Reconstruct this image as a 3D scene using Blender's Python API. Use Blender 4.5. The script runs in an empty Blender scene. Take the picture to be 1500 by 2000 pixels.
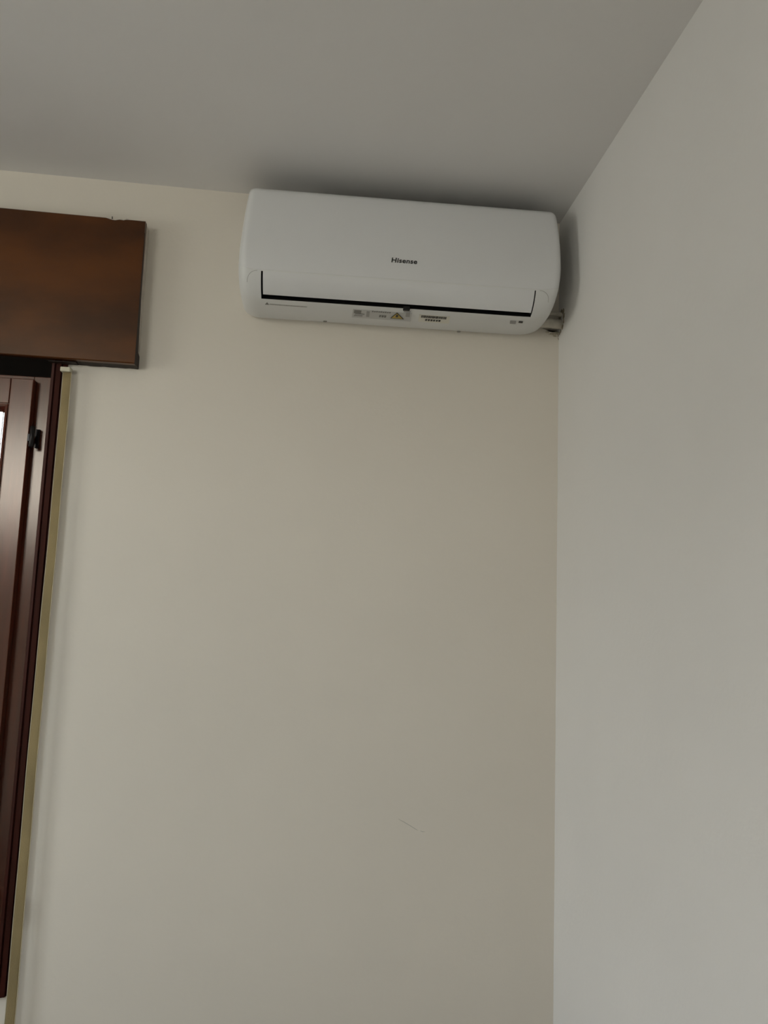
import bpy, bmesh, math, random
from mathutils import Vector, Matrix
from mathutils.geometry import tessellate_polygon
random.seed(7)
scene = bpy.context.scene
col = scene.collection
EYE = 1.60            # eye height; the walls meet at x=0, y=0; the room is x<0, y<0

# ------------------------------------------------------------------ camera
cam_d = bpy.data.cameras.new('camera')
cam = bpy.data.objects.new('camera', cam_d)
col.objects.link(cam)
scene.camera = cam
cam_d.sensor_fit = 'VERTICAL'
cam_d.sensor_height = 36.0
cam_d.lens = 27.0
cam_d.clip_start = 0.02
RT = Vector((0.99541169, -0.0887421, 0.03578276))
UP = Vector((-0.04630119, -0.11945701, 0.99175916))
FW = Vector((0.08373629, 0.98886544, 0.12301776))
cm = Matrix((RT, UP, -FW)).transposed().to_4x4()
cm.translation = Vector((-0.67476, -2.12, EYE))
cam.matrix_world = cm

# ------------------------------------------------------------------ world: overcast daylight
world = bpy.data.worlds.new('world')
scene.world = world
world.use_nodes = True
wn, wl = world.node_tree.nodes, world.node_tree.links
wn.clear()
wo = wn.new('ShaderNodeOutputWorld')
bg = wn.new('ShaderNodeBackground')
bg.inputs['Strength'].default_value = 18.8
tc = wn.new('ShaderNodeTexCoord')
sx = wn.new('ShaderNodeSeparateXYZ')
rp = wn.new('ShaderNodeValToRGB')
mr = wn.new('ShaderNodeMapRange')
mr.inputs['From Min'].default_value = -1.0
mr.inputs['From Max'].default_value = 1.0
wl.new(tc.outputs['Generated'], sx.inputs[0])
wl.new(sx.outputs['Z'], mr.inputs['Value'])
wl.new(mr.outputs['Result'], rp.inputs['Fac'])
cr = rp.color_ramp
cr.elements[0].position = 0.0
cr.elements[0].color = (0.40, 0.385, 0.36, 1)
cr.elements[1].position = 1.0
cr.elements[1].color = (0.36, 0.45, 0.60, 1)
for p_, c_ in ((0.49, (0.52, 0.50, 0.46, 1)), (0.515, (0.54, 0.52, 0.48, 1)), (0.54, (1.13, 1.11, 1.10, 1)), (0.64, (0.72, 0.78, 0.86, 1))):
    e = cr.elements.new(p_)
    e.color = c_
wl.new(rp.outputs['Color'], bg.inputs['Color'])
wl.new(bg.outputs[0], wo.inputs[0])

scene.view_settings.view_transform = 'Standard'
scene.view_settings.look = 'None'
scene.view_settings.gamma = 1.0
scene.view_settings.use_curve_mapping = False
scene.view_settings.exposure = 0.0

def portal(name, loc, rot, w, h):
    ld = bpy.data.lights.new(name, 'AREA')
    ld.shape = 'RECTANGLE'
    ld.size, ld.size_y = w, h
    ld.cycles.is_portal = True
    o = bpy.data.objects.new(name, ld)
    o.location = loc
    o.rotation_euler = rot
    col.objects.link(o)
W2 = (-3.20, -2.05, 1.98, 2.76)          # window opening in the rear wall
portal('rear_opening_portal', ((W2[0]+W2[1])/2, -3.27, (W2[2]+W2[3])/2), (math.radians(90), 0, 0), W2[1]-W2[0], W2[3]-W2[2])
W3 = (-2.75, -1.15, 0.85, 2.3)            # unseen left-wall opening, added to brighten the right wall (y range, z range)
portal('left_opening_portal', (-5.22, (W3[0]+W3[1])/2, (W3[2]+W3[3])/2), (math.radians(90), 0, math.radians(-90)), W3[1]-W3[0], W3[3]-W3[2])
portal('side_opening_portal', (-2.135, 0.22, 1.42), (math.radians(-90), 0, 0), 1.5, 1.7)

# ------------------------------------------------------------------ materials
def mat(name, color, rough=0.6, tint=None, noise=0.0, nscale=8.0, bump=0.0, bscale=200.0, coat=0.0, spec=0.5, metal=0.0, stretch=None, color2=None):
    m = bpy.data.materials.new(name)
    m.use_nodes = True
    n, l = m.node_tree.nodes, m.node_tree.links
    b = n['Principled BSDF']
    b.inputs['Roughness'].default_value = rough
    b.inputs['Specular IOR Level'].default_value = spec
    b.inputs['Metallic'].default_value = metal
    b.inputs['Coat Weight'].default_value = coat
    b.inputs['Coat Roughness'].default_value = 0.04
    b.inputs['Base Color'].default_value = (*color, 1)
    if tint:
        b.inputs['Specular Tint'].default_value = (*tint, 1)
    t = n.new('ShaderNodeTexCoord')
    mp = n.new('ShaderNodeMapping')
    l.new(t.outputs['Object'], mp.inputs['Vector'])
    if stretch:
        mp.inputs['Scale'].default_value = stretch
    if noise > 0 or color2:
        nt = n.new('ShaderNodeTexNoise')
        nt.inputs['Scale'].default_value = nscale
        nt.inputs['Detail'].default_value = 6
        l.new(mp.outputs[0], nt.inputs['Vector'])
        r = n.new('ShaderNodeValToRGB')
        c2 = color2 if color2 else tuple(c*(1-noise) for c in color)
        r.color_ramp.elements[0].position = 0.35
        r.color_ramp.elements[1].position = 0.68
        r.color_ramp.elements[0].color = (*c2, 1)
        r.color_ramp.elements[1].color = (*color, 1)
        l.new(nt.outputs['Fac'], r.inputs['Fac'])
        l.new(r.outputs['Color'], b.inputs['Base Color'])
    if bump > 0:
        nb = n.new('ShaderNodeTexNoise')
        nb.inputs['Scale'].default_value = bscale
        nb.inputs['Detail'].default_value = 4
        l.new(mp.outputs[0], nb.inputs['Vector'])
        bp = n.new('ShaderNodeBump')
        bp.inputs['Strength'].default_value = bump
        bp.inputs['Distance'].default_value = 0.002
        l.new(nb.outputs['Fac'], bp.inputs['Height'])
        l.new(bp.outputs[0], b.inputs['Normal'])
    return m

M = {}
M['wall'] = mat('wall_paint_cream', (0.77, 0.717, 0.635), 0.75, noise=0.03, nscale=2.5, bump=0.25, bscale=60)
M['wall2'] = mat('wall_paint_daylit', (0.79, 0.775, 0.755), 0.72, noise=0.03, nscale=2.5, bump=0.25, bscale=60)  # right wall: cool tint of the daylight put into the base colour
M['ceil'] = mat('ceiling_paint', (0.80, 0.785, 0.775), 0.85, noise=0.03, nscale=1.5, bump=0.15, bscale=50)
M['plaster'] = mat('rough_plaster', (0.60, 0.54, 0.42), 0.9, noise=0.35, nscale=60, bump=0.8, bscale=150)
M['dirty'] = mat('dirty_filler', (0.44, 0.38, 0.28), 0.9, noise=0.5, nscale=90, bump=0.8, bscale=200)
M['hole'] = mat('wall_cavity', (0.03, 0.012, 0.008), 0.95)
M['scratch'] = mat('scratch_grey', (0.52, 0.50, 0.44), 0.8)
M['floor'] = mat('floor_tile_beige', (0.30, 0.25, 0.20), 0.45, noise=0.3, nscale=5)
M['box'] = mat('varnished_walnut_brown', (0.105, 0.030, 0.004), 0.34, color2=(0.042, 0.011, 0.002), nscale=3.2, stretch=(1.0, 1.0, 2.2), spec=0.45, tint=(1.0, 0.85, 0.68), bump=0.12, bscale=25)
M['boxedge'] = mat('walnut_edge_dark', (0.020, 0.009, 0.005), 0.65, noise=0.3, nscale=20)
M['wood'] = mat('varnished_mahogany', (0.085, 0.012, 0.005), 0.22, color2=(0.048, 0.007, 0.003), nscale=6, stretch=(6, 6, 0.7), spec=0.75, tint=(1.0, 0.86, 0.72), bump=0.08, bscale=30)
M['wood_side'] = mat('mahogany_trim', (0.050, 0.008, 0.005), 0.5, spec=0.3, tint=(1, .8, .7), noise=0.35, nscale=12, stretch=(8, 8, 0.6))
M['paintside'] = mat('painted_side_cream', (0.62, 0.56, 0.49), 0.7, noise=0.3, nscale=30)
M['strap'] = mat('shutter_belt_webbing', (0.34, 0.26, 0.125), 0.85, noise=0.25, nscale=14, stretch=(1, 1, 0.4), bump=0.6, bscale=700)
M['belt_edge'] = mat('belt_edge_pale', (0.52, 0.46, 0.33), 0.85)
M['guide'] = mat('belt_guide_plastic', (0.62, 0.59, 0.46), 0.5)
M['black'] = mat('hinge_black_metal', (0.012, 0.010, 0.010), 0.32, metal=0.6)
M['acw'] = mat('ac_white_plastic', (0.76, 0.765, 0.775), 0.30, coat=0.8)
M['acb'] = mat('ac_casing_plastic', (0.735, 0.74, 0.735), 0.38)
M['acd'] = mat('ac_dark_interior', (0.006, 0.006, 0.006), 0.8)
M['logo'] = mat('logo_dark_grey', (0.03, 0.03, 0.03), 0.5)
M['grey'] = mat('print_grey', (0.22, 0.215, 0.20), 0.6)
M['lgrey'] = mat('print_light_grey', (0.36, 0.35, 0.34), 0.6)
M['stick'] = mat('sticker_silver', (0.55, 0.55, 0.54), 0.4)
M['stickw'] = mat('sticker_cream', (0.76, 0.74, 0.66), 0.5)
M['yellow'] = mat('warning_yellow', (0.50, 0.36, 0.07), 0.5)
M['dprint'] = mat('print_dark', (0.05, 0.045, 0.04), 0.6)
M['tape'] = mat('pipe_wrap_tape', (0.62, 0.58, 0.50), 0.6, noise=0.2, nscale=40)
M['metal'] = mat('screw_metal', (0.30, 0.29, 0.27), 0.4, metal=0.8)
g = bpy.data.materials.new('window_glass')
g.use_nodes = True
gn, gl = g.node_tree.nodes, g.node_tree.links
gn.clear()
go = gn.new('ShaderNodeOutputMaterial')
gt = gn.new('ShaderNodeBsdfTransparent')
gt.inputs[0].default_value = (0.93, 0.95, 0.94, 1)
gg = gn.new('ShaderNodeBsdfGlossy')
gg.inputs['Roughness'].default_value = 0.02
gf = gn.new('ShaderNodeFresnel')
gf.inputs['IOR'].default_value = 1.45
gm = gn.new('ShaderNodeMixShader')
gl.new(gf.outputs[0], gm.inputs[0])
gl.new(gt.outputs[0], gm.inputs[1])
gl.new(gg.outputs[0], gm.inputs[2])
gl.new(gm.outputs[0], go.inputs[0])
M['glass'] = g

# ------------------------------------------------------------------ helpers
def link(name, me, m, parent=None, smooth=False):
    o = bpy.data.objects.new(name, me)
    col.objects.link(o)
    if m is not None:
        me.materials.append(m)
    if parent is not None:
        o.parent = parent
        o.matrix_parent_inverse = parent.matrix_world.inverted()
    if smooth:
        for p in me.polygons:
            p.use_smooth = True
    return o

def obj(name, bm, m, parent=None, smooth=False, recalc=True):
    if recalc:
        bmesh.ops.recalc_face_normals(bm, faces=bm.faces)
    me = bpy.data.meshes.new(name)
    bm.to_mesh(me)
    bm.free()
    return link(name, me, m, parent, smooth)

def add_box(bm, x0, x1, y0, y1, z0, z1, bev=0.0, dz=None):
    r = bmesh.ops.create_cube(bm, size=1.0)
    vs = r['verts']
    for v in vs:
        v.co = Vector((x0+(v.co.x+.5)*(x1-x0), y0+(v.co.y+.5)*(y1-y0), z0+(v.co.z+.5)*(z1-z0)))
        if dz:
            v.co.z += dz(v.co.x)
    if bev > 0:
        es = list({e for v in vs for e in v.link_edges})
        bmesh.ops.bevel(bm, geom=es, offset=bev, segments=2, affect='EDGES', profile=0.6)

def box(name, x0, x1, y0, y1, z0, z1, m, parent=None, bev=0.0, dz=None):
    bm = bmesh.new()
    add_box(bm, x0, x1, y0, y1, z0, z1, bev, dz)
    return obj(name, bm, m, parent)

def tube_bm(bm, pts, rad, seg=16, rings=None):
    """tube through pts; rad may be a list"""
    prev = None
    n = len(pts)
    for i, p in enumerate(pts):
        p = Vector(p)
        t = (Vector(pts[min(i+1, n-1)])-Vector(pts[max(i-1, 0)])).normalized()
        a = Vector((0, 0, 1)) if abs(t.z) < 0.9 else Vector((0, 1, 0))
        u = t.cross(a).normalized()
        v = t.cross(u).normalized()
        r = rad[i] if isinstance(rad, (list, tuple)) else rad
        ring = [bm.verts.new(p+u*r*math.cos(2*math.pi*k/seg)+v*r*math.sin(2*math.pi*k/seg)) for k in range(seg)]
        if prev:
            for k in range(seg):
                bm.faces.new((prev[k], prev[(k+1) % seg], ring[(k+1) % seg], ring[k]))
        else:
            bm.faces.new(ring[::-1])
        prev = ring
    bm.faces.new(prev)

def empty(name, loc):
    o = bpy.data.objects.new(name, None)
    o.location = loc
    o.empty_display_size = 0.1
    col.objects.link(o)
    bpy.context.view_layer.update()
    return o

def thing(o, label, cat, group=None):
    o['label'] = label
    o['category'] = cat
    if group:
        o['group'] = group

def struct(o):
    o['kind'] = 'structure'
    return o

CAMP = Vector((-0.67476, -2.12, EYE))
def ray(px, py):
    return (px-750)/1500*RT-(py-1000)/1500*UP+FW
def on_y(px, py, d=0.0):
    """measured point of the photograph on the plane d in front of the back wall"""
    r = ray(px, py)
    return CAMP+r*((-d-CAMP.y)/r.y)
def on_z(px, py, z):
    r = ray(px, py)
    return CAMP+r*((z-CAMP.z)/r.z)
def on_x(px, py, x=0.0):
    r = ray(px, py)
    return CAMP+r*((x-CAMP.x)/r.x)

# ------------------------------------------------------------------ room shell
XL, YR = -5.0, -3.05
TH = 0.30
def ceil_z(x):
    return EYE+1.1555-0.0168*x      # the ceiling drops a little towards the corner

def slab_with_holes(name, outer, holes, to3, thick, m, caps=None):
    """outer / holes: 2D loops; to3(u,v,t) gives the 3D point, t = depth into the wall"""
    loops = [[Vector((a, b, 0)) for a, b in outer]]+[[Vector((a, b, 0)) for a, b in h] for h in holes]
    flat = [p for l in loops for p in l]
    tris = tessellate_polygon(loops)
    bm = bmesh.new()
    f = [bm.verts.new(to3(p.x, p.y, 0)) for p in flat]
    b = [bm.verts.new(to3(p.x, p.y, thick)) for p in flat]
    for t in tris:
        try:
            bm.faces.new([f[i] for i in t])
            bm.faces.new([b[i] for i in reversed(t)])
        except ValueError:
            pass
    k = 0
    for l in loops:
        n = len(l)
        for i in range(n):
            a, c = k+i, k+(i+1) % n
            bm.faces.new((f[a], f[c], b[c], b[a]))
        k += n
    return struct(obj(name, bm, m))

WX0, WX1, WZ0, WZ1 = -2.88, -1.405, EYE-0.975, EYE+0.990      # opening of window_1
def ragged(pts, amp, sub=3):
    out = []
    n = len(pts)
    for i in range(n):
        a, b = Vector(pts[i]), Vector(pts[(i+1) % n])
        for k in range(sub):
            t = k/sub
            q = a.lerp(b, t)
            out.append((q.x+random.uniform(-amp, amp), q.y+random.uniform(-amp, amp)))
    return out
def wpx(px, py):
    q = on_y(px, py)
    return (q.x, q.z)
pipe_hole = ragged([wpx(1059, 641), wpx(1075, 638), wpx(1090, 640), wpx(1097.5, 643), wpx(1097, 650), wpx(1086, 650.5), wpx(1072, 647)], 0.0007, 2)
outer = [(XL-TH, 0), (0.02, 0), (0.02, ceil_z(0)+.02), (XL-TH, ceil_z(XL)+.02)]
wb = slab_with_holes('wall_back', outer, [[(WX0, WZ0), (WX1, WZ0), (WX1, WZ1), (WX0, WZ1)], pipe_hole],
                     lambda u, v, t: (u, t, v), TH, M['wall'])
hx = [p[0] for p in pipe_hole]; hz = [p[1] for p in pipe_hole]
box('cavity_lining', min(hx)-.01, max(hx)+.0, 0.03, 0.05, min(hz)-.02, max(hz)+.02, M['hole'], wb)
# small pencil-like scratch low on the wall and hairline cracks by the pipe hole
def streak(name, pts, w, m, parent, lift=0.0006):
    bm = bmesh.new()
    P = [on_y(*p, 0) for p in pts]
    top, bot = [], []
    for i, p in enumerate(P):
        t = (P[min(i+1, len(P)-1)]-P[max(i-1, 0)]).normalized()
        nrm = Vector((-t.z, 0, t.x))
        ww = w[i] if isinstance(w, (list, tuple)) else w
        for lst, s in ((top, 1), (bot, -1)):
            lst.append((bm.verts.new(p+nrm*s*ww*.5+Vector((0, -lift, 0))), bm.verts.new(p+nrm*s*ww*.5+Vector((0, .0005, 0)))))
    for i in range(len(P)-1):
        bm.faces.new((top[i][0], top[i+1][0], bot[i+1][0], bot[i][0]))
        bm.faces.new((top[i][0], top[i][1], top[i+1][1], top[i+1][0]))
        bm.faces.new((bot[i][0], bot[i+1][0], bot[i+1][1], bot[i][1]))
    return obj(name, bm, m, parent)
streak('scratch', [(778, 1599.5), (788, 1605), (800, 1612), (812, 1619.5), (816, 1622)], [.0006, .0017, .0015, .0016, .0005], M['scratch'], wb)
streak('scratch', [(821, 1622.5), (825, 1624.5), (830, 1624.6)], [.0006, .0016, .0005], M['scratch'], wb)
streak('crack', [(1088.5, 651), (1090.5, 655), (1089, 659)], [.001, .0025, .0006], M['dirty'], wb)
streak('crack', [(1089.5, 660.5), (1092, 664), (1095, 668)], [.0015, .0032, .0012], M['dirty'], wb)
streak('crack', [(1071, 653), (1083, 654.5), (1087, 652)], [.0006, .0022, .001], M['plaster'], wb)

bm = bmesh.new()
add_box(bm, 0.0, TH, YR-TH, TH, 0, ceil_z(0)+.02)
wr = struct(obj('wall_right', bm, M['wall2']))
slab_with_holes('wall_left', [(YR-TH, 0), (TH, 0), (TH, ceil_z(XL)+.02), (YR-TH, ceil_z(XL)+.02)],
                [[(W3[0], W3[2]), (W3[1], W3[2]), (W3[1], W3[3]), (W3[0], W3[3])]],
                lambda u, v, t: (XL-t, u, v), TH, M['wall'])
slab_with_holes('wall_rear', [(XL, 0), (0, 0), (0, ceil_z(0)+.02), (XL, ceil_z(XL)+.02)],
                [[(W2[0], W2[2]), (W2[1], W2[2]), (W2[1], W2[3]), (W2[0], W2[3])]],
                lambda u, v, t: (u, YR-t, v), TH, M['wall'])
bm = bmesh.new()
add_box(bm, XL-TH, TH, YR-TH, TH, 0, .2, dz=lambda x: ceil_z(x))
struct(obj('ceiling', bm, M['ceil']))
struct(box('floor', XL-TH, TH, YR-TH, TH, -.12, 0.0, M['floor']))
bb = [('baseboard_back', XL, 0, -.012, 0.0), ('baseboard_rear', XL, 0, YR, YR+.012)]
for nme, a, b_, c, d in bb:
    struct(box(nme, a, b_, c, d, 0.0, 0.08, M['wood_side'], bev=.003))
struct(box('baseboard_right', -.012, 0, YR+.012, -.012, 0.0, 0.08, M['wood_side'], bev=.003))
struct(box('baseboard_left', XL, XL+.012, YR, -.012, 0.0, 0.08, M['wood_side'], bev=.003))

# ------------------------------------------------------------------ window_1 (left, behind the frame edge)
win = struct(empty('window_1', ((WX0+WX1)/2, 0, WZ0)))
FT = EYE+0.590           # top of the fixed frame
FB = EYE-0.965
FX1, FX0 = -1.421, -2.864
fd = -0.008              # y of the fixed frame face
box('frame_jamb', FX1-.044, FX1, fd, .06, FB, FT, M['wood'], win, .0015)
box('frame_jamb', FX0, FX0+.044, fd, .06, FB, FT, M['wood'], win, .0015)
box('frame_head', FX0+.044, FX1-.044, fd, .06, FT-.03, FT, M['wood'], win, .0015)
box('frame_bottom_rail', FX0+.044, FX1-.044, fd, .06, FB, FB+.05, M['wood'], win, .0015)
# boards that close the gap above the frame inside the shutter box
box('head_filler_board', FX0-.015, FX1+.015, .20, .22, FT-.02, WZ1-.001, M['boxedge'], win)
box('roller_shaft_cover', FX0-.015, FX1+.015, .061, .20, FT-.02, FT-.008, M['boxedge'], win)
# stepped moulding around the frame, falling back towards the wall
def molding(name, x_in, x_out, z0, z1, parent):
    prof = [(0, -.008), (.05, -.0165), (.22, -.0165), (.26, -.009), (.30, -.009), (.34, -.013), (.62, -.010), (.66, -.004), (.70, -.004), (.74, -.008), (1.0, -.005), (1.0, .02), (0, .02)]
    bm = bmesh.new()
    A = [bm.verts.new((x_in+(x_out-x_in)*a, y, z0)) for a, y in prof]
    B = [bm.verts.new((x_in+(x_out-x_in)*a, y, z1)) for a, y in prof]
    n = len(prof)
    for i in range(n):
        bm.faces.new((A[i], A[(i+1) % n], B[(i+1) % n], B[i]))
    bm.faces.new(A); bm.faces.new(B[::-1])
    return obj(name, bm, M['wood_side'], parent)
molding('molding', -1.4209, -1.382, FB-.028, EYE+.640, win)
molding('molding', FX0, FX0-.039, FB-.028, EYE+.640, win)
box('bottom_molding', FX0, FX1, -.022, .02, FB-.028, FB-.0005, M['wood_side'], win, .003)
# sashes (face 35 mm in front of the wall)
SF, SB = -0.035, -0.0085
SZ1, SZ0 = EYE+0.5755, EYE-0.925
def sash(xa, xb, hinge_right):
    sw, rw = .0585, .070
    box('stile', xa, xa+sw, SF, SB, SZ0, SZ1, M['wood'], win, .0022)
    box('stile', xb-sw, xb, SF, SB, SZ0, SZ1, M['wood'], win, .0022)
    box('rail', xa+sw+.0006, xb-sw-.0006, SF, SB, SZ1-rw, SZ1-.0004, M['wood'], win, .0018)
    box('rail', xa+sw+.0006, xb-sw-.0006, SF, SB, SZ0+.0004, SZ0+rw+.02, M['wood'], win, .0018)
    gx0, gx1, gz0, gz1 = xa+sw, xb-sw, SZ0+rw+.02, SZ1-rw
    # glazing bead: sloped picture-frame strip with mitred corners
    bw = .0205
    def bead(corners_o, corners_i):
        bm = bmesh.new()
        yo, yi = SF-.001, SB-.008
        o0, o1 = corners_o; i0, i1 = corners_i
        def lerp(a, b, t): return (a[0]+(b[0]-a[0])*t, a[1]+(b[1]-a[1])*t)
        st = [(0.06, yo+.004), (0.12, yo), (0.42, yo+.0015), (0.55, yo+.006), (1.0, yi), (1.0, yi+.006), (0.0, yi+.006), (0.0, yo+.004)]
        A = []; B = []
        for t, y in st:
            a = lerp(o0, i0, t); b = lerp(o1, i1, t)
            A.append(bm.verts.new((a[0], y, a[1]))); B.append(bm.verts.new((b[0], y, b[1])))
        n = len(st)
        for k in range(n):
            bm.faces.new((A[k], A[(k+1) % n], B[(k+1) % n], B[k]))
        bm.faces.new(A[::-1]); bm.faces.new(B)
        obj('glazing_bead', bm, M['wood'], win)
    O = [(gx0, gz0), (gx1, gz0), (gx1, gz1), (gx0, gz1)]
    I = [(gx0+bw, gz0+bw), (gx1-bw, gz0+bw), (gx1-bw, gz1-bw), (gx0+bw, gz1-bw)]
    for k in range(4):
        bead((O[k], O[(k+1) % 4]), (I[k], I[(k+1) % 4]))
    box('glass_pane', gx0+.004, gx1-.004, SB-.0015, SB+.0015, gz0+.004, gz1-.004, M['glass'], win)
    # hinges
    hxp = xb+.0105 if hinge_right else xa-.0105
    for hz_ in (EYE+0.417, EYE-0.78):
        bm = bmesh.new()
        L = .0285
        tube_bm(bm, [(hxp, SF-.003, hz_-L), (hxp, SF-.003, hz_-L+.002), (hxp, SF-.003, hz_-.0006), (hxp, SF-.003, hz_+.0006), (hxp, SF-.003, hz_+L-.002), (hxp, SF-.003, hz_+L)],
                [.0045, .0066, .0066, .0066, .0066, .0045], 14)
        h = obj('hinge', bm, M['black'], win, True)
        s = 1 if hinge_right else -1
        x1, x2 = sorted((hxp+.001*s, hxp-.0125*s))
        box('hinge_leaf', x1, x2, SF-.0015, SF+.012, hz_-.012, hz_+.008, M['black'], h, .001)
        x1, x2 = sorted((hxp, hxp+.010*s))
        box('hinge_leaf', x1, x2, -.0155, fd+.0002, hz_-L*.9, hz_+L*.9, M['black'], h, .001)
mid = (FX0+FX1)/2
sash(mid+.002, -1.4565, True)
sash(-2.83, mid-.002, False)

# ------------------------------------------------------------------ roller shutter box above the window
BX1, BX0 = -1.1925, -3.10
BT = EYE+1.0395; BBt = EYE+0.6310
bdz = lambda x: (BX1-x)*0.0185
rb = empty('roller_shutter_box', (-2.1, 0, EYE+.63))
thing(rb, 'dark brown varnished wooden roller shutter box mounted above the window at top left', 'shutter box')
bm = bmesh.new()
# front board with a slightly irregular (paint nibbled) upper edge
xs = [BX0, -1.40, -1.345, -1.338, -1.334, -1.326, -1.300, -1.288, -1.282, -1.275, -1.268, -1.262, -1.256, -1.250, -1.244, -1.236, -1.220, BX1]
cut = {-1.288: .003, -1.282: .0042, -1.275: .0048, -1.268: .0030, -1.262: .0016, -1.256: .0024, -1.250: .0014, -1.244: .0004}
rows = []
for x in xs:
    t = BT+bdz(x)-cut.get(x, 0)
    b_ = BBt+(BX1-x)*.011
    rows.append([bm.verts.new((x, y, z)) for y, z in ((-.032, b_), (-.0475, b_), (-.050, b_+.0025), (-.050, t-.002), (-.048, t), (-.032, t))])
for i in range(len(rows)-1):
    for k in range(6):
        bm.faces.new((rows[i][k], rows[i+1][k], rows[i+1][(k+1) % 6], rows[i][(k+1) % 6]))
bm.faces.new(rows[0]); bm.faces.new(rows[-1][::-1])
fb = obj('front_board', bm, M['box'], rb)
# bottom board, ends at the wall with a ragged paint line
bm = bmesh.new()
xs = [-1.380+.0117*i for i in range(17)]
prev = None
for i, x in enumerate(xs):
    if i == len(xs)-1: x = BX1-.001
    b_ = BBt+.0005+(BX1-x)*.011
    yb = -.001
    sag = random.uniform(-.0012, .0008)
    ring = [bm.verts.new((x, -.0318, b_)), bm.verts.new((x, yb, b_-.0015+sag)), bm.verts.new((x, yb, b_+.014)), bm.verts.new((x, -.0318, b_+.014))]
    if prev:
        for k in range(4):
            bm.faces.new((prev[k], ring[k], ring[(k+1) % 4], prev[(k+1) % 4]))
    else:
        bm.faces.new(ring[::-1])
    prev = ring
bm.faces.new(prev)
obj('bottom_board', bm, M['boxedge'], rb)
# end panel: thin dark wood edge below, overpainted cream above
box('end_board', BX1-.016, BX1-.0006, -.0318, -.001, BBt+.016, BT-.003, M['paintside'], rb)
bm = bmesh.new()
zz = [BBt-.001, BBt+.012, BBt+.034, BBt+.040, BBt+.07, BBt+.11, BBt+.16, BBt+.22, BBt+.27, BBt+.33, BT-.035]
prev = None
for i, z in enumerate(zz):
    wd = [.047, .047, .047, .030, .026, .022, .018, .013, .010, .006, .001][i]
    y0, y1 = -.0495, -.0495+wd
    ring = [bm.verts.new((BX1-.0006, y0, z)), bm.verts.new((BX1+.0008, y0, z)), bm.verts.new((BX1+.0008, y1, z)), bm.verts.new((BX1-.0006, y1, z))]
    if prev:
        for k in range(4):
            bm.faces.new((prev[k], ring[k], ring[(k+1) % 4], prev[(k+1) % 4]))
    else:
        bm.faces.new(ring[::-1])
    prev = ring
bm.faces.new(prev)
obj('dark_edge_strip', bm, M['boxedge'], rb)
box('top_board', BX0, BX1-.017, -.0318, -.001, BT-.016, BT-.003, M['boxedge'], rb, dz=bdz)
box('end_board', BX0, BX0+.016, -.0318, -.001, BBt+.03, BT-.003, M['boxedge'], rb)
# flecks of wall paint on the top edge, nail stub
def fleck(px, py, w, h, d=.0505):
    q = on_y(px, py, d)
    bm = bmesh.new()
    n = 7
    f = [bm.verts.new((q.x+w*.5*math.cos(2*math.pi*k/n)*random.uniform(.7, 1.2), q.y, q.z+h*.5*math.sin(2*math.pi*k/n)*random.uniform(.6, 1.2))) for k in range(n)]
    c = bm.verts.new((q.x, q.y-.001, q.z))
    bk = [bm.verts.new((v.co.x, q.y+.001, v.co.z)) for v in f]
    for k in range(n):
        bm.faces.new((f[k], f[(k+1) % n], c))
        bm.faces.new((f[k], bk[k], bk[(k+1) % n], f[(k+1) % n]))
    obj('paint_fleck', bm, M['paintside'], rb)
for a in ((236, 428.6, .009, .0022), (241, 429.8, .006, .0016), (248, 427.8, .010, .0022), (254, 429.2, .004, .0015)):
    fleck(*a)
q = on_y(219.5, 424.5, .049)
bm = bmesh.new()
tube_bm(bm, [(q.x, q.y, q.z-.004), (q.x-.0004, q.y, q.z+.001), (q.x-.0008, q.y, q.z+.0035)], [.0016, .0011, .0004], 8)
obj('nail', bm, M['boxedge'], rb)
# metal slot plate where the strap enters
box('slot_plate', -1.425, -1.352, -.0335, -.008, BBt-.0022, BBt-.0004, M['boxedge'], rb, .0004)

# ------------------------------------------------------------------ shutter strap
sp = empty('shutter_strap', (-1.374, -.02, 0.4))
thing(sp, 'long beige fabric shutter strap hanging beside the window frame against the wall', 'strap')
bm = bmesh.new()
N = 60
prev = None
ztop, zbot = EYE+.603, 0.35
for i in range(N+1):
    t = i/N
    z = ztop+(zbot-ztop)*t
    wob = .0008*math.sin(t*9)+.0004*math.sin(t*31)
    tw = .0018*math.sin(t*5+1)
    xL, xR = -1.3870+wob, -1.3630+wob
    y = -.0225
    ring = [bm.verts.new((xL, y+tw, z)), bm.verts.new((xL+.004, y+tw-.0008, z)), bm.verts.new((xR-.004, y-tw-.0008, z)), bm.verts.new((xR, y-tw, z)),
            bm.verts.new((xR, y-tw+.0012, z)), bm.verts.new((xL, y+tw+.0012, z))]
    if prev:
        for k in range(6):
            bm.faces.new((prev[k], ring[k], ring[(k+1) % 6], prev[(k+1) % 6]))
    else:
        bm.faces.new(ring[::-1])
    prev = ring
bm.faces.new(prev)
obj('webbing', bm, M['strap'], sp, True)
# woven selvedge ribs
for xo in (-1.3868, -1.3634):
    bm = bmesh.new()
    pts = []
    for i in range(N+1):
        t = i/N
        z = ztop+(zbot-ztop)*t
        wob = .0008*math.sin(t*9)+.0004*math.sin(t*31)
        tw = .0018*math.sin(t*5+1)*(1 if xo < -1.375 else -1)
        pts.append((xo+wob, -.0225+tw, z))
    tube_bm(bm, pts, .0011, 6)
    obj('selvedge', bm, M['belt_edge'], sp, True)
bm = bmesh.new()
add_box(bm, -1.3925, -1.3655, -.031, -.008, EYE+.6035, EYE+.6165, .003)
obj('strap_guide', bm, M['guide'], sp)
box('winder_plate', -1.400, -1.350, -.026, -.0005, 0.20, 0.352, M['guide'], sp, .004)

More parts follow.
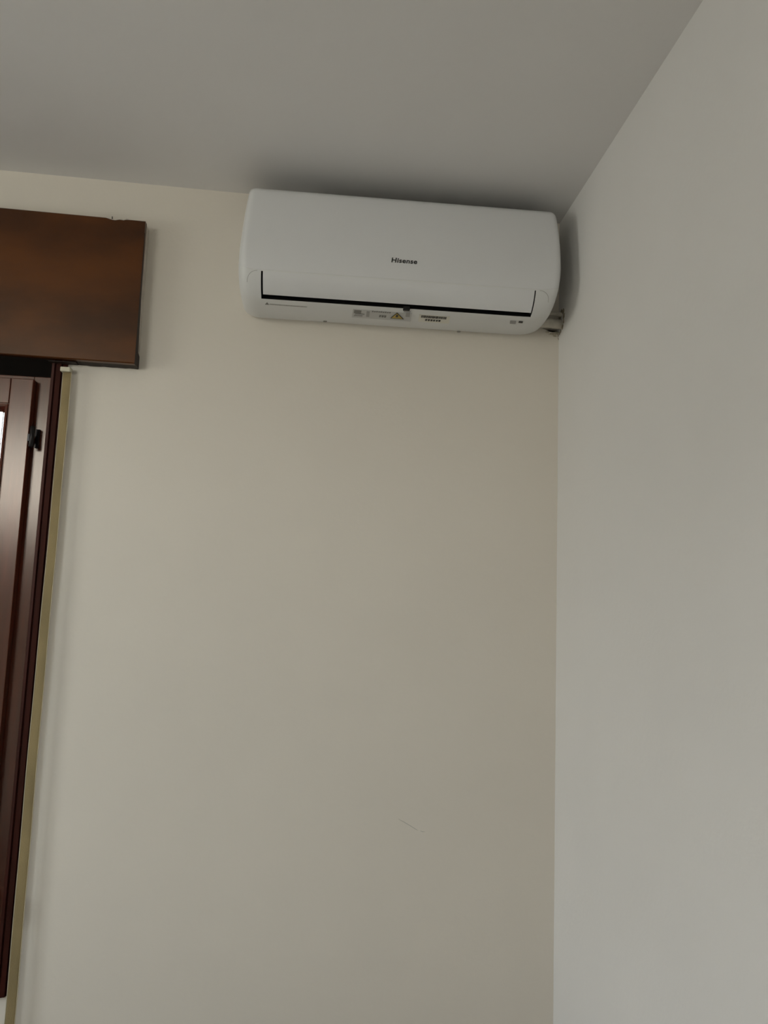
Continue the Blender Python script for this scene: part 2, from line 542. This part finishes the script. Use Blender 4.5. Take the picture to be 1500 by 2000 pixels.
# ------------------------------------------------------------------ air conditioner
ac = empty('air_conditioner', (-.4815, 0, EYE+.79))
thing(ac, 'white wall-mounted split air conditioner indoor unit high in the corner under the ceiling', 'air conditioner')
CX = -.4815
ZB = EYE
ctrl = [(0.0, 1.0980), (.06, 1.1030), (.12, 1.1055), (.152, 1.1025), (.168, 1.0930), (.176, 1.0760), (.186, 1.03), (.196, .97), (.2025, .905), (.2025, .868),
        (.198, .846), (.188, .828), (.174, .812), (.158, .8015), (.140, .7955), (.110, .792), (.07, .7905), (.035, .7925), (.012, .7975), (0.0, .806)]
def catmull(P, n):
    out = []
    for i in range(len(P)-1):
        p0, p1, p2, p3 = P[max(i-1, 0)], P[i], P[i+1], P[min(i+2, len(P)-1)]
        for k in range(n):
            t = k/n
            out.append(tuple(0.5*((2*p1[j])+(-p0[j]+p2[j])*t+(2*p0[j]-5*p1[j]+4*p2[j]-p3[j])*t*t+(-p0[j]+3*p1[j]-3*p2[j]+p3[j])*t**3) for j in (0, 1)))
    out.append(P[-1])
    return out
prof = catmull(ctrl, 6)
NP = len(prof)
def nrm2(i):
    a = prof[max(i-1, 0)]; b = prof[min(i+1, NP-1)]
    dx, dz = b[0]-a[0], b[1]-a[1]
    L = math.hypot(dx, dz) or 1
    return (-dz/L, dx/L)      # outward (to the front / down)
def halfw(z, side=1):
    if side > 0:
        t = max(0, min(1, (z-.98)/.12))
        b = max(0, min(1, (.93-z)/.13))
        return .4300-.0075*t**1.6-.013*b**1.4
    t = max(0, min(1, (z-.90)/.19))
    b = max(0, min(1, (.86-z)/.07))
    return .4340-.0125*t**1.4-.003*b*b
def surf(x, i, off=0.0):
    """x measured from the centre; i profile index"""
    d, z = prof[i]
    n = nrm2(i)
    hw = halfw(z, x)
    R = .022
    a = max(0.0, min(1.0, (abs(x)-(hw-R))/R))
    qd = math.sqrt(max(0, 1-a*a))
    fd_ = .84+.16*qd
    R2 = .075 if x > 0 else .048
    a2 = max(0.0, min(1.0, (abs(x)-(hw-R2))/R2))
    q2 = math.sqrt(max(0, 1-a2*a2))
    zm = .95
    low = z < zm
    zz_ = zm+(z-zm)*((.80+.20*q2) if low else (.975+.025*qd))
    zd = d+n[0]*off
    return Vector((CX+x, -max(0.0002, zd*fd_), ZB+zz_+n[1]*off))
def idx(dz_fn):
    return min(range(NP), key=dz_fn)
i_top = idx(lambda i: abs(prof[i][0]-.12)+abs(prof[i][1]-1.1055))
i_crease = 10*6-2          # just above (.198,.846)
i_slot = idx(lambda i: abs(prof[i][0]-.150)+abs(prof[i][1]-.7985))
ox0, ox1 = -.8538-CX, -.1265-CX
def stations(extra, hw=.4325):
    s = set(extra)
    n = 30
    for k in range(n+1):
        s.add(round(-(hw-.08)+2*(hw-.08)*k/n, 5))
    for k in range(1, 17):
        a = math.sin(k/16*math.pi/2)
        for sg in (-1, 1):
            s.add(round(sg*(hw-.08+.08*a), 5))
    return sorted(s)
def xs_at(s, hw):
    return max(-hw, min(hw, s))
# casing
X = stations([ox0, ox1])
bm = bmesh.new()
V = {}
for a, x in enumerate(X):
    for i in range(NP):
        hw = halfw(prof[i][1], x)
        xx = x
        if abs(x) > .3525:
            s = (abs(x)-.3525)/(.4325-.3525)
            xx = math.copysign(.3525+s*(hw-.3525), x)
        V[a, i] = bm.verts.new(surf(xx, i, 0))
for a in range(len(X)-1):
    for i in range(NP-1):
        if ox0-1e-4 <= X[a] and X[a+1] <= ox1+1e-4 and i_crease <= i < i_slot:
            continue
        bm.faces.new((V[a, i], V[a+1, i], V[a+1, i+1], V[a, i+1]))
for a in (0, len(X)-1):
    c = bm.verts.new((V[a, 0].co+V[a, NP-1].co)/2)
    for i in range(NP-1):
        bm.faces.new((V[a, i], V[a, i+1], c))
cas = obj('casing', bm, M['acb'], ac, True)

# front panel: glossy shell wrapped over the casing
def shell(name, i0, i1, xa, xb, off, thick, m, parent, round_bottom=0.0, ext=()):
    Xs = [x for x in stations(ext) if xa-1e-6 <= x <= xb+1e-6]
    if Xs[0] > xa+1e-4: Xs.insert(0, xa)
    if Xs[-1] < xb-1e-4: Xs.append(xb)
    bm = bmesh.new()
    Vo, Vi = {}, {}
    for a, x in enumerate(Xs):
        for i in range(i0, i1+1):
            hw = halfw(prof[i][1], x)-.0015-.0055*max(0, min(1, (1.085-prof[i][1])/.13))
            xx = x
            if abs(x) > .3525:
                s = (abs(x)-.3525)/(.4325-.3525)
                xx = math.copysign(.3525+s*(hw-.3525), x)
            p = surf(xx, i, off)
            if round_bottom > 0:
                # ends of the lower edge curl downwards
                pass
            Vo[a, i] = bm.verts.new(p)
            Vi[a, i] = bm.verts.new(surf(xx, i, off-thick))
    A = len(Xs)
    for a in range(A-1):
        for i in range(i0, i1):
            bm.faces.new((Vo[a, i], Vo[a+1, i], Vo[a+1, i+1], Vo[a, i+1]))
            bm.faces.new((Vi[a, i], Vi[a, i+1], Vi[a+1, i+1], Vi[a+1, i]))
    for a in range(A-1):
        bm.faces.new((Vo[a, i0], Vi[a, i0], Vi[a+1, i0], Vo[a+1, i0]))
        bm.faces.new((Vo[a, i1], Vo[a+1, i1], Vi[a+1, i1], Vi[a, i1]))
    for i in range(i0, i1):
        bm.faces.new((Vo[0, i], Vo[0, i+1], Vi[0, i+1], Vi[0, i]))
        bm.faces.new((Vo[A-1, i], Vi[A-1, i], Vi[A-1, i+1], Vo[A-1, i+1]))
    o = obj(name, bm, m, parent, True)
    md = o.modifiers.new('edges', 'EDGE_SPLIT')
    md.split_angle = math.radians(40)
    return o
fp = shell('front_panel', i_top+3, i_crease-1, -.4325, .4325, .0011, .001, M['acw'], ac)
# louver flap with real gaps left, right and below
shell('louver_flap', i_crease, i_slot-5, ox0+.0035, ox1-.0035, .0, .003, M['acw'], ac)
# dark air outlet behind it
bm = bmesh.new()
A_, B_ = [], []
for i in range(i_crease, i_slot+1):
    d, z = prof[i]
    n = nrm2(i)
    for lst, x in ((A_, ox0), (B_, ox1)):
        pf = surf(x, i, -.0002)
        pb = Vector((CX+x, -.09, EYE+.86))
        lst.append((bm.verts.new(pf), bm.verts.new(pf.lerp(pb, .6))))
for k in range(len(A_)-1):
    bm.faces.new((A_[k][0], A_[k+1][0], A_[k+1][1], A_[k][1]))
    bm.faces.new((B_[k][0], B_[k][1], B_[k+1][1], B_[k+1][0]))
    bm.faces.new((A_[k][1], A_[k+1][1], B_[k+1][1], B_[k][1]))
bm.faces.new((A_[0][0], A_[0][1], B_[0][1], B_[0][0]))
bm.faces.new((A_[-1][0], B_[-1][0], B_[-1][1], A_[-1][1]))
obj('air_outlet', bm, M['acd'], ac)
# latch tab hanging in the slot
pc = surf(on_z(794, 604, EYE+.797).x-CX, i_slot, 0)
box('latch', pc.x-.009, pc.x+.009, pc.y-.004, pc.y+.008, pc.z-.0035, pc.z+.006, M['acd'], ac, .0012)

# dark intake grille on top
bm = bmesh.new()
for k in range(24):
    d_ = .012+k*.0056
    add_box(bm, CX-.40, CX+.40, -d_-.0022, -d_, EYE+1.101, EYE+1.1075)
for k in range(9):
    x_ = CX-.40+k*.0995
    add_box(bm, x_, x_+.004, -.145, -.010, EYE+1.1005, EYE+1.107)
gr = obj('intake_grille', bm, M['acd'], ac)
gr['kind'] = 'stuff'
box('grille_backing', CX-.402, CX+.402, -.147, -.008, EYE+1.093, EYE+1.1045, M['acd'], ac)
# faint seam arcs at both ends of the flap
def surf_z(x, zt, off):
    for i in range(NP-1):
        z0, z1 = prof[i][1], prof[i+1][1]
        if prof[i][0] > .14 and z1 <= zt <= z0 and z0 != z1:
            return surf(x, i, off).lerp(surf(x, i+1, off), (z0-zt)/(z0-z1))
    return surf(x, i_crease, off)
for sg in (-1, 1):
    bm = bmesh.new()
    pts = []
    x_in, x_out = ((ox0-.010), (ox0-.036)) if sg < 0 else ((ox1+.010), (ox1+.038))
    for k in range(19):
        t = k/18*math.pi/2
        pts.append(surf_z(x_in+(x_out-x_in)*math.sin(t), .853-.030*(1-math.cos(t)), .0))
    tube_bm(bm, pts, .0005, 6)
    obj('panel_seam', bm, M['lgrey'], ac, True)

# lettering
cu = bpy.data.curves.new('brand_lettering', 'FONT')
cu.body = 'Hisense'
cu.size = 1.0
cu.shear = .12
cu.offset = .026
cu.space_character = 1.08
cu.resolution_u = 8
cu.extrude = .01
cu.align_x = 'CENTER'
cu.align_y = 'CENTER'
tmp = bpy.data.objects.new('tmp_text', cu)
col.objects.link(tmp)
bpy.context.view_layer.update()
dg = bpy.context.evaluated_depsgraph_get()
me = bpy.data.meshes.new_from_object(tmp.evaluated_get(dg))
bpy.data.objects.remove(tmp)
w = max(v.co.x for v in me.vertices)-min(v.co.x for v in me.vertices)
sc = .0685/w
def front_d(z):
    """depth of the front surface at height z"""
    for i in range(NP-1):
        (d0, z0), (d1, z1) = prof[i], prof[i+1]
        if d0 > .14 and min(z0, z1) <= z <= max(z0, z1) and z0 != z1:
            return d0+(d1-d0)*(z-z0)/(z1-z0)
    return .2
for v in me.vertices:
    x, z = v.co.x*sc, .906+v.co.y*sc*0.92
    v.co = Vector((-.4835+x, -front_d(z)-.0016-v.co.z*sc, EYE+z))
me.name = 'brand_lettering'
lo = link('brand_lettering', me, M['logo'], fp)

# stickers on the underside: patches that follow the casing
def under(px, py):
    """profile location on the casing under a measured point"""
    best = None
    r = ray(px, py)
    for i in range(i_slot, NP):
        d, z = prof[i]
        q = CAMP+r*((-d-CAMP.y)/r.y)
        e = abs(q.z-(ZB+z))
        if best is None or e < best[0]:
            best = (e, i, q.x)
    # refine between neighbours
    i = best[1]
    return best[2]-CX, i
def patch(name, quad, m, parent, off=.0010, n=6):
    """quad: four photo points tl,tr,br,bl"""
    bm = bmesh.new()
    rows_ = []
    for a in range(2):
        row = []
        for k in range(n+1):
            t = k/n
            P0, P1 = (quad[0], quad[1]) if a == 0 else (quad[3], quad[2])
            px = P0[0]+(P1[0]-P0[0])*t; py = P0[1]+(P1[1]-P0[1])*t
            row.append(under_pt(px, py, off))
        rows_.append(row)
    V0 = [[bm.verts.new(p) for p in r] for r in rows_]
    V1 = [[bm.verts.new(p+Vector((0, 0, .0008))) for p in r] for r in rows_]
    for k in range(n):
        bm.faces.new((V0[0][k], V0[0][k+1], V0[1][k+1], V0[1][k]))
        bm.faces.new((V0[0][k], V1[0][k], V1[0][k+1], V0[0][k+1]))
        bm.faces.new((V0[1][k], V0[1][k+1], V1[1][k+1], V1[1][k]))
    bm.faces.new((V0[0][0], V0[1][0], V1[1][0], V1[0][0]))
    bm.faces.new((V0[0][n], V1[0][n], V1[1][n], V0[1][n]))
    return obj(name, bm, m, parent)
def under_pt(px, py, off):
    r = ray(px, py)
    # walk the offset profile as a polyline and intersect it with the sight line
    best = None
    for i in range(i_slot-3, NP-1):
        d0, z0 = prof[i]; d1, z1 = prof[i+1]
        n0, n1 = nrm2(i), nrm2(i+1)
        d0 += n0[0]*off; z0 += n0[1]*off; d1 += n1[0]*off; z1 += n1[1]*off
        f0 = (CAMP+r*((-d0-CAMP.y)/r.y)).z-(ZB+z0)
        f1 = (CAMP+r*((-d1-CAMP.y)/r.y)).z-(ZB+z1)
        if f0*f1 <= 0 and f0 != f1:
            t = f0/(f0-f1)
            d = d0+(d1-d0)*t
            return CAMP+r*((-d-CAMP.y)/r.y)
        e = min(abs(f0), abs(f1))
        if best is None or e < best[0]:
            best = (e, d0)
    return CAMP+r*((-best[1]-CAMP.y)/r.y)
def slope(px, y0):      # rows on the casing run parallel to the slot
    return y0+(px-690)*0.0725
rs = patch('rating_sticker', [(689.5, 604.2), (804.5, slope(804.5, 604.2)), (801.5, slope(801.5, 620)), (687, 620)], M['stick'], ac)
def mark(x0, x1, y0, y1, m, parent, off=.0019, sl=.0725):
    f = lambda x, y: (x, y+(x-690)*sl)
    return patch('printed_mark', [f(x0, y0), f(x1, y0), f(x1-1, y1), f(x0-1, y1)], m, parent, off, 2)
mark(692, 706, 606, 611.5, M['grey'], rs)
mark(694, 712, 612.5, 614.0, M['lgrey'], rs)
mark(692, 708, 615.5, 617.5, M['lgrey'], rs)
mark(716, 722, 607, 617, M['lgrey'], rs)
for k in range(9):
    mark(727+k*4.2, 730+k*4.2, 604.8+(k % 2)*.4, 606.8, M['grey'], rs)
for k in range(3):
    mark(741+k*5, 744.5+k*5, 612.5, 616.0, M['grey'], rs)
mark(789, 802, 600.5, 602.5, M['lgrey'], rs)
mark(793, 801, 604.0, 611.5, M['lgrey'], rs)
# yellow warning triangle with dark border and core
def tri(c, w, h, m, off, name, parent):
    f = lambda x, y: under_pt(x, y+(x-690)*.0725, off)
    P = [f(c[0], c[1]-h), f(c[0]+w, c[1]), f(c[0]-w, c[1])]
    bm = bmesh.new()
    a = [bm.verts.new(p) for p in P]
    b = [bm.verts.new(p+Vector((0, 0, .0006))) for p in P]
    bm.faces.new(a)
    for k in range(3):
        bm.faces.new((a[k], a[(k+1) % 3], b[(k+1) % 3], b[k]))
    return obj(name, bm, m, parent)
tri((775.5, 616.8), 13.2, 12.2, M['dprint'], .0022, 'warning_triangle', rs)
tri((775.5, 615.8), 10.4, 9.4, M['yellow'], .0029, 'warning_triangle', rs)
mark(773.5, 778, 609.2, 613.6, M['dprint'], rs, .0037)
bs = patch('barcode_sticker', [(819, 614.2), (879, 618.8), (876.5, 632.5), (816.5, 628.2)], M['stickw'], ac)
x = 823.5
while x < 872:
    w_ = random.choice((.8, 1.2, 1.7, 2.2))
    mark(x, x+w_, 606.6, 610.8, M['dprint'], bs)
    x += w_+random.choice((.6, .9))
for k in range(6):
    mark(831+k*5.2, 834.6+k*5.2, 613.4, 616.4, M['dprint'], bs)
# small printed line at the left, with its triangle
tri((521.5, 607.4), 4, 4.5, M['grey'], .0009, 'printed_mark', cas)
x = 527
while x < 599:
    w_ = random.choice((2.2, 3.2, 4.4))
    mark(x, min(x+w_, 600), 605.6, 607.1, M['lgrey'], cas, .0007)
    x += w_+.7
mark(996.5, 1008, 604.6, 610.2, M['lgrey'], cas)
mark(1013.5, 1021.5, 604.2, 607.4, M['dprint'], cas)
# screw caps on the rear lower edge
for px, py in ((635, 627.2), (896, 647.2)):
    q = under_pt(px, py, .0)
    bm = bmesh.new()
    tube_bm(bm, [(q.x, q.y, q.z+.002), (q.x, q.y, q.z-.0012), (q.x, q.y, q.z-.0018)], [.0055, .0055, .004], 14)
    obj('screw_cap', bm, M['metal'], ac, True)

# ------------------------------------------------------------------ pipes running from the unit into the corner
pp = empty('refrigerant_pipe', (-.05, -.02, EYE+.84))
thing(pp, 'taped white refrigerant pipe between the air conditioner and the rough hole in the corner', 'pipe')
def wrapped(name, pts, r, m, parent):
    bm = bmesh.new()
    P = []
    R_ = []
    n = 40
    P0 = [Vector(p) for p in pts]
    C = catmull3(P0, n//(len(P0)-1))
    for i, p in enumerate(C):
        P.append(p)
        R_.append(r*(1+.035*((i*3) % 8)/8))
    tube_bm(bm, P, R_, 20)
    return obj(name, bm, m, parent, True)
def catmull3(P, n):
    out = []
    for i in range(len(P)-1):
        p0, p1, p2, p3 = P[max(i-1, 0)], P[i], P[i+1], P[min(i+2, len(P)-1)]
        for k in range(n):
            t = k/n
            out.append(.5*((2*p1)+(-p0+p2)*t+(2*p0-5*p1+4*p2-p3)*t*t+(-p0+3*p1-3*p2+p3)*t**3))
    out.append(P[-1])
    return out
a = on_y(1050, 629, .035); b = on_y(1085, 632.5, .026); c = on_y(1102, 634, .020)
wrapped('main_pipe', [a, b, c+Vector((.012, 0, 0))], .0135, M['tape'], pp)
a = on_y(1055, 609.5, .035); b = on_y(1085, 613.5, .030); c = on_y(1104, 616, .024)
wrapped('thin_pipe', [a, b, c+Vector((.012, 0, 0))], .0062, M['tape'], pp)
# broken filler around the pipes on the right wall
bm = bmesh.new()
cz = on_x(1104, 628, 0).z
for (yy, zz2, s) in ((-.010, EYE+.862, .010), (-.024, EYE+.872, .008), (-.040, EYE+.866, .0085), (-.046, EYE+.850, .008), (-.044, EYE+.836, .007), (-.034, EYE+.822, .008), (-.018, EYE+.815, .007), (-.008, EYE+.812, .006)):
    r = bmesh.ops.create_icosphere(bm, subdivisions=2, radius=s)
    for v in r['verts']:
        j = 1+random.uniform(-.22, .22)
        v.co = Vector((v.co.x*.28*j+.0010, yy+v.co.y*j*1.25, zz2+v.co.z*j*1.25))
obj('filler_lump', bm, M['dirty'], wr, True)
bm = bmesh.new()
for (xx, zz2, s) in ((-.008, EYE+.8155, .005), (-.020, EYE+.812, .004), (-.034, EYE+.8165, .0035), (-.012, EYE+.806, .003)):
    r = bmesh.ops.create_icosphere(bm, subdivisions=2, radius=s)
    for v in r['verts']:
        j = 1+random.uniform(-.25, .25)
        v.co = Vector((xx+v.co.x*j*1.8, v.co.y*.4*j, zz2+v.co.z*.8*j))
obj('filler_lump', bm, M['plaster'], wb, True)

# ------------------------------------------------------------------ windows outside the picture (rear wall; left one added to brighten the right wall)
def far_window(name, a0, a1, z0, z1, P):
    """P(a, depth) -> (x, y) for a point a along the wall, depth behind its inner face"""
    d1 = struct(empty(name, (*P((a0+a1)/2, 0), z0)))
    def pbox(nm, p, q, e, f, g, h, m):
        A, B = P(p, e), P(q, f)
        box(nm, min(A[0], B[0]), max(A[0], B[0]), min(A[1], B[1]), max(A[1], B[1]), g, h, m, d1)
    fw = .045
    pbox('frame_jamb', a0+.0005, a0+fw, .04, .10, z0+.0005, z1-.0005, M['wood'])
    pbox('frame_jamb', a1-fw, a1-.0005, .04, .10, z0+.0005, z1-.0005, M['wood'])
    pbox('frame_head', a0+fw, a1-fw, .04, .10, z1-fw, z1-.0005, M['wood'])
    pbox('frame_bottom_rail', a0+fw, a1-fw, .04, .10, z0+.0005, z0+fw, M['wood'])
    mid_ = (a0+a1)/2
    for xa, xb in ((a0+fw, mid_), (mid_, a1-fw)):
        pbox('stile', xa+.001, xa+.05, .045, .09, z0+fw, z1-fw-.002, M['wood'])
        pbox('stile', xb-.05, xb-.001, .045, .09, z0+fw, z1-fw-.002, M['wood'])
        pbox('rail', xa+.05, xb-.05, .045, .09, z1-fw-.052, z1-fw-.002, M['wood'])
        pbox('rail', xa+.05, xb-.05, .045, .09, z0+fw, z0+fw+.05, M['wood'])
        pbox('glass_pane', xa+.048, xb-.048, .066, .070, z0+fw+.048, z1-fw-.05, M['glass'])
far_window('window_2', W2[0], W2[1], W2[2], W2[3], lambda a, t: (a, YR-t))
far_window('added_window_left', W3[0], W3[1], W3[2], W3[3], lambda a, t: (XL-t, a))

# ------------------------------------------------------------------ building seen as a sliver through the glass of window_1
nb = empty('building', (-8.0, 16.0, -3.0))
thing(nb, 'grey building outside, a thin sliver behind the window glass at the left edge', 'building')
M['facade'] = mat('facade_grey_green', (0.22, 0.24, 0.20), 0.9, noise=0.3, nscale=0.8)
bm = bmesh.new()
add_box(bm, -20, 2, 14, 22, -3.0, 4.35)
obj('facade', bm, M['facade'], nb)
bm = bmesh.new()
P = [(-20.4, 13.6, 4.35), (2.4, 13.6, 4.35), (2.4, 22.4, 4.35), (-20.4, 22.4, 4.35)]
v = [bm.verts.new(p) for p in P]
t1 = bm.verts.new((-17, 18, 4.9)); t2 = bm.verts.new((-1, 18, 4.9))
for f in ((v[0], v[1], t2, t1), (v[2], v[3], t1, t2), (v[1], v[2], t2), (v[3], v[0], t1), (v[0], v[3], v[2], v[1])):
    bm.faces.new(f)
obj('roof', bm, mat('roof_tile_dull', (0.20, 0.12, 0.08), 0.9, noise=0.3, nscale=6), nb)
for fl in range(2):
    for k in range(8):
        xw = -18.4+k*2.6
        w_ = box('window_frame', xw, xw+1.1, 13.94, 14.0, -1.9+fl*3.0, -.5+fl*3.0, M['paintside'], nb)
        box('pane', xw+.08, xw+1.02, 13.92, 13.94, -1.82+fl*3.0, -.58+fl*3.0, M['grey'], w_)
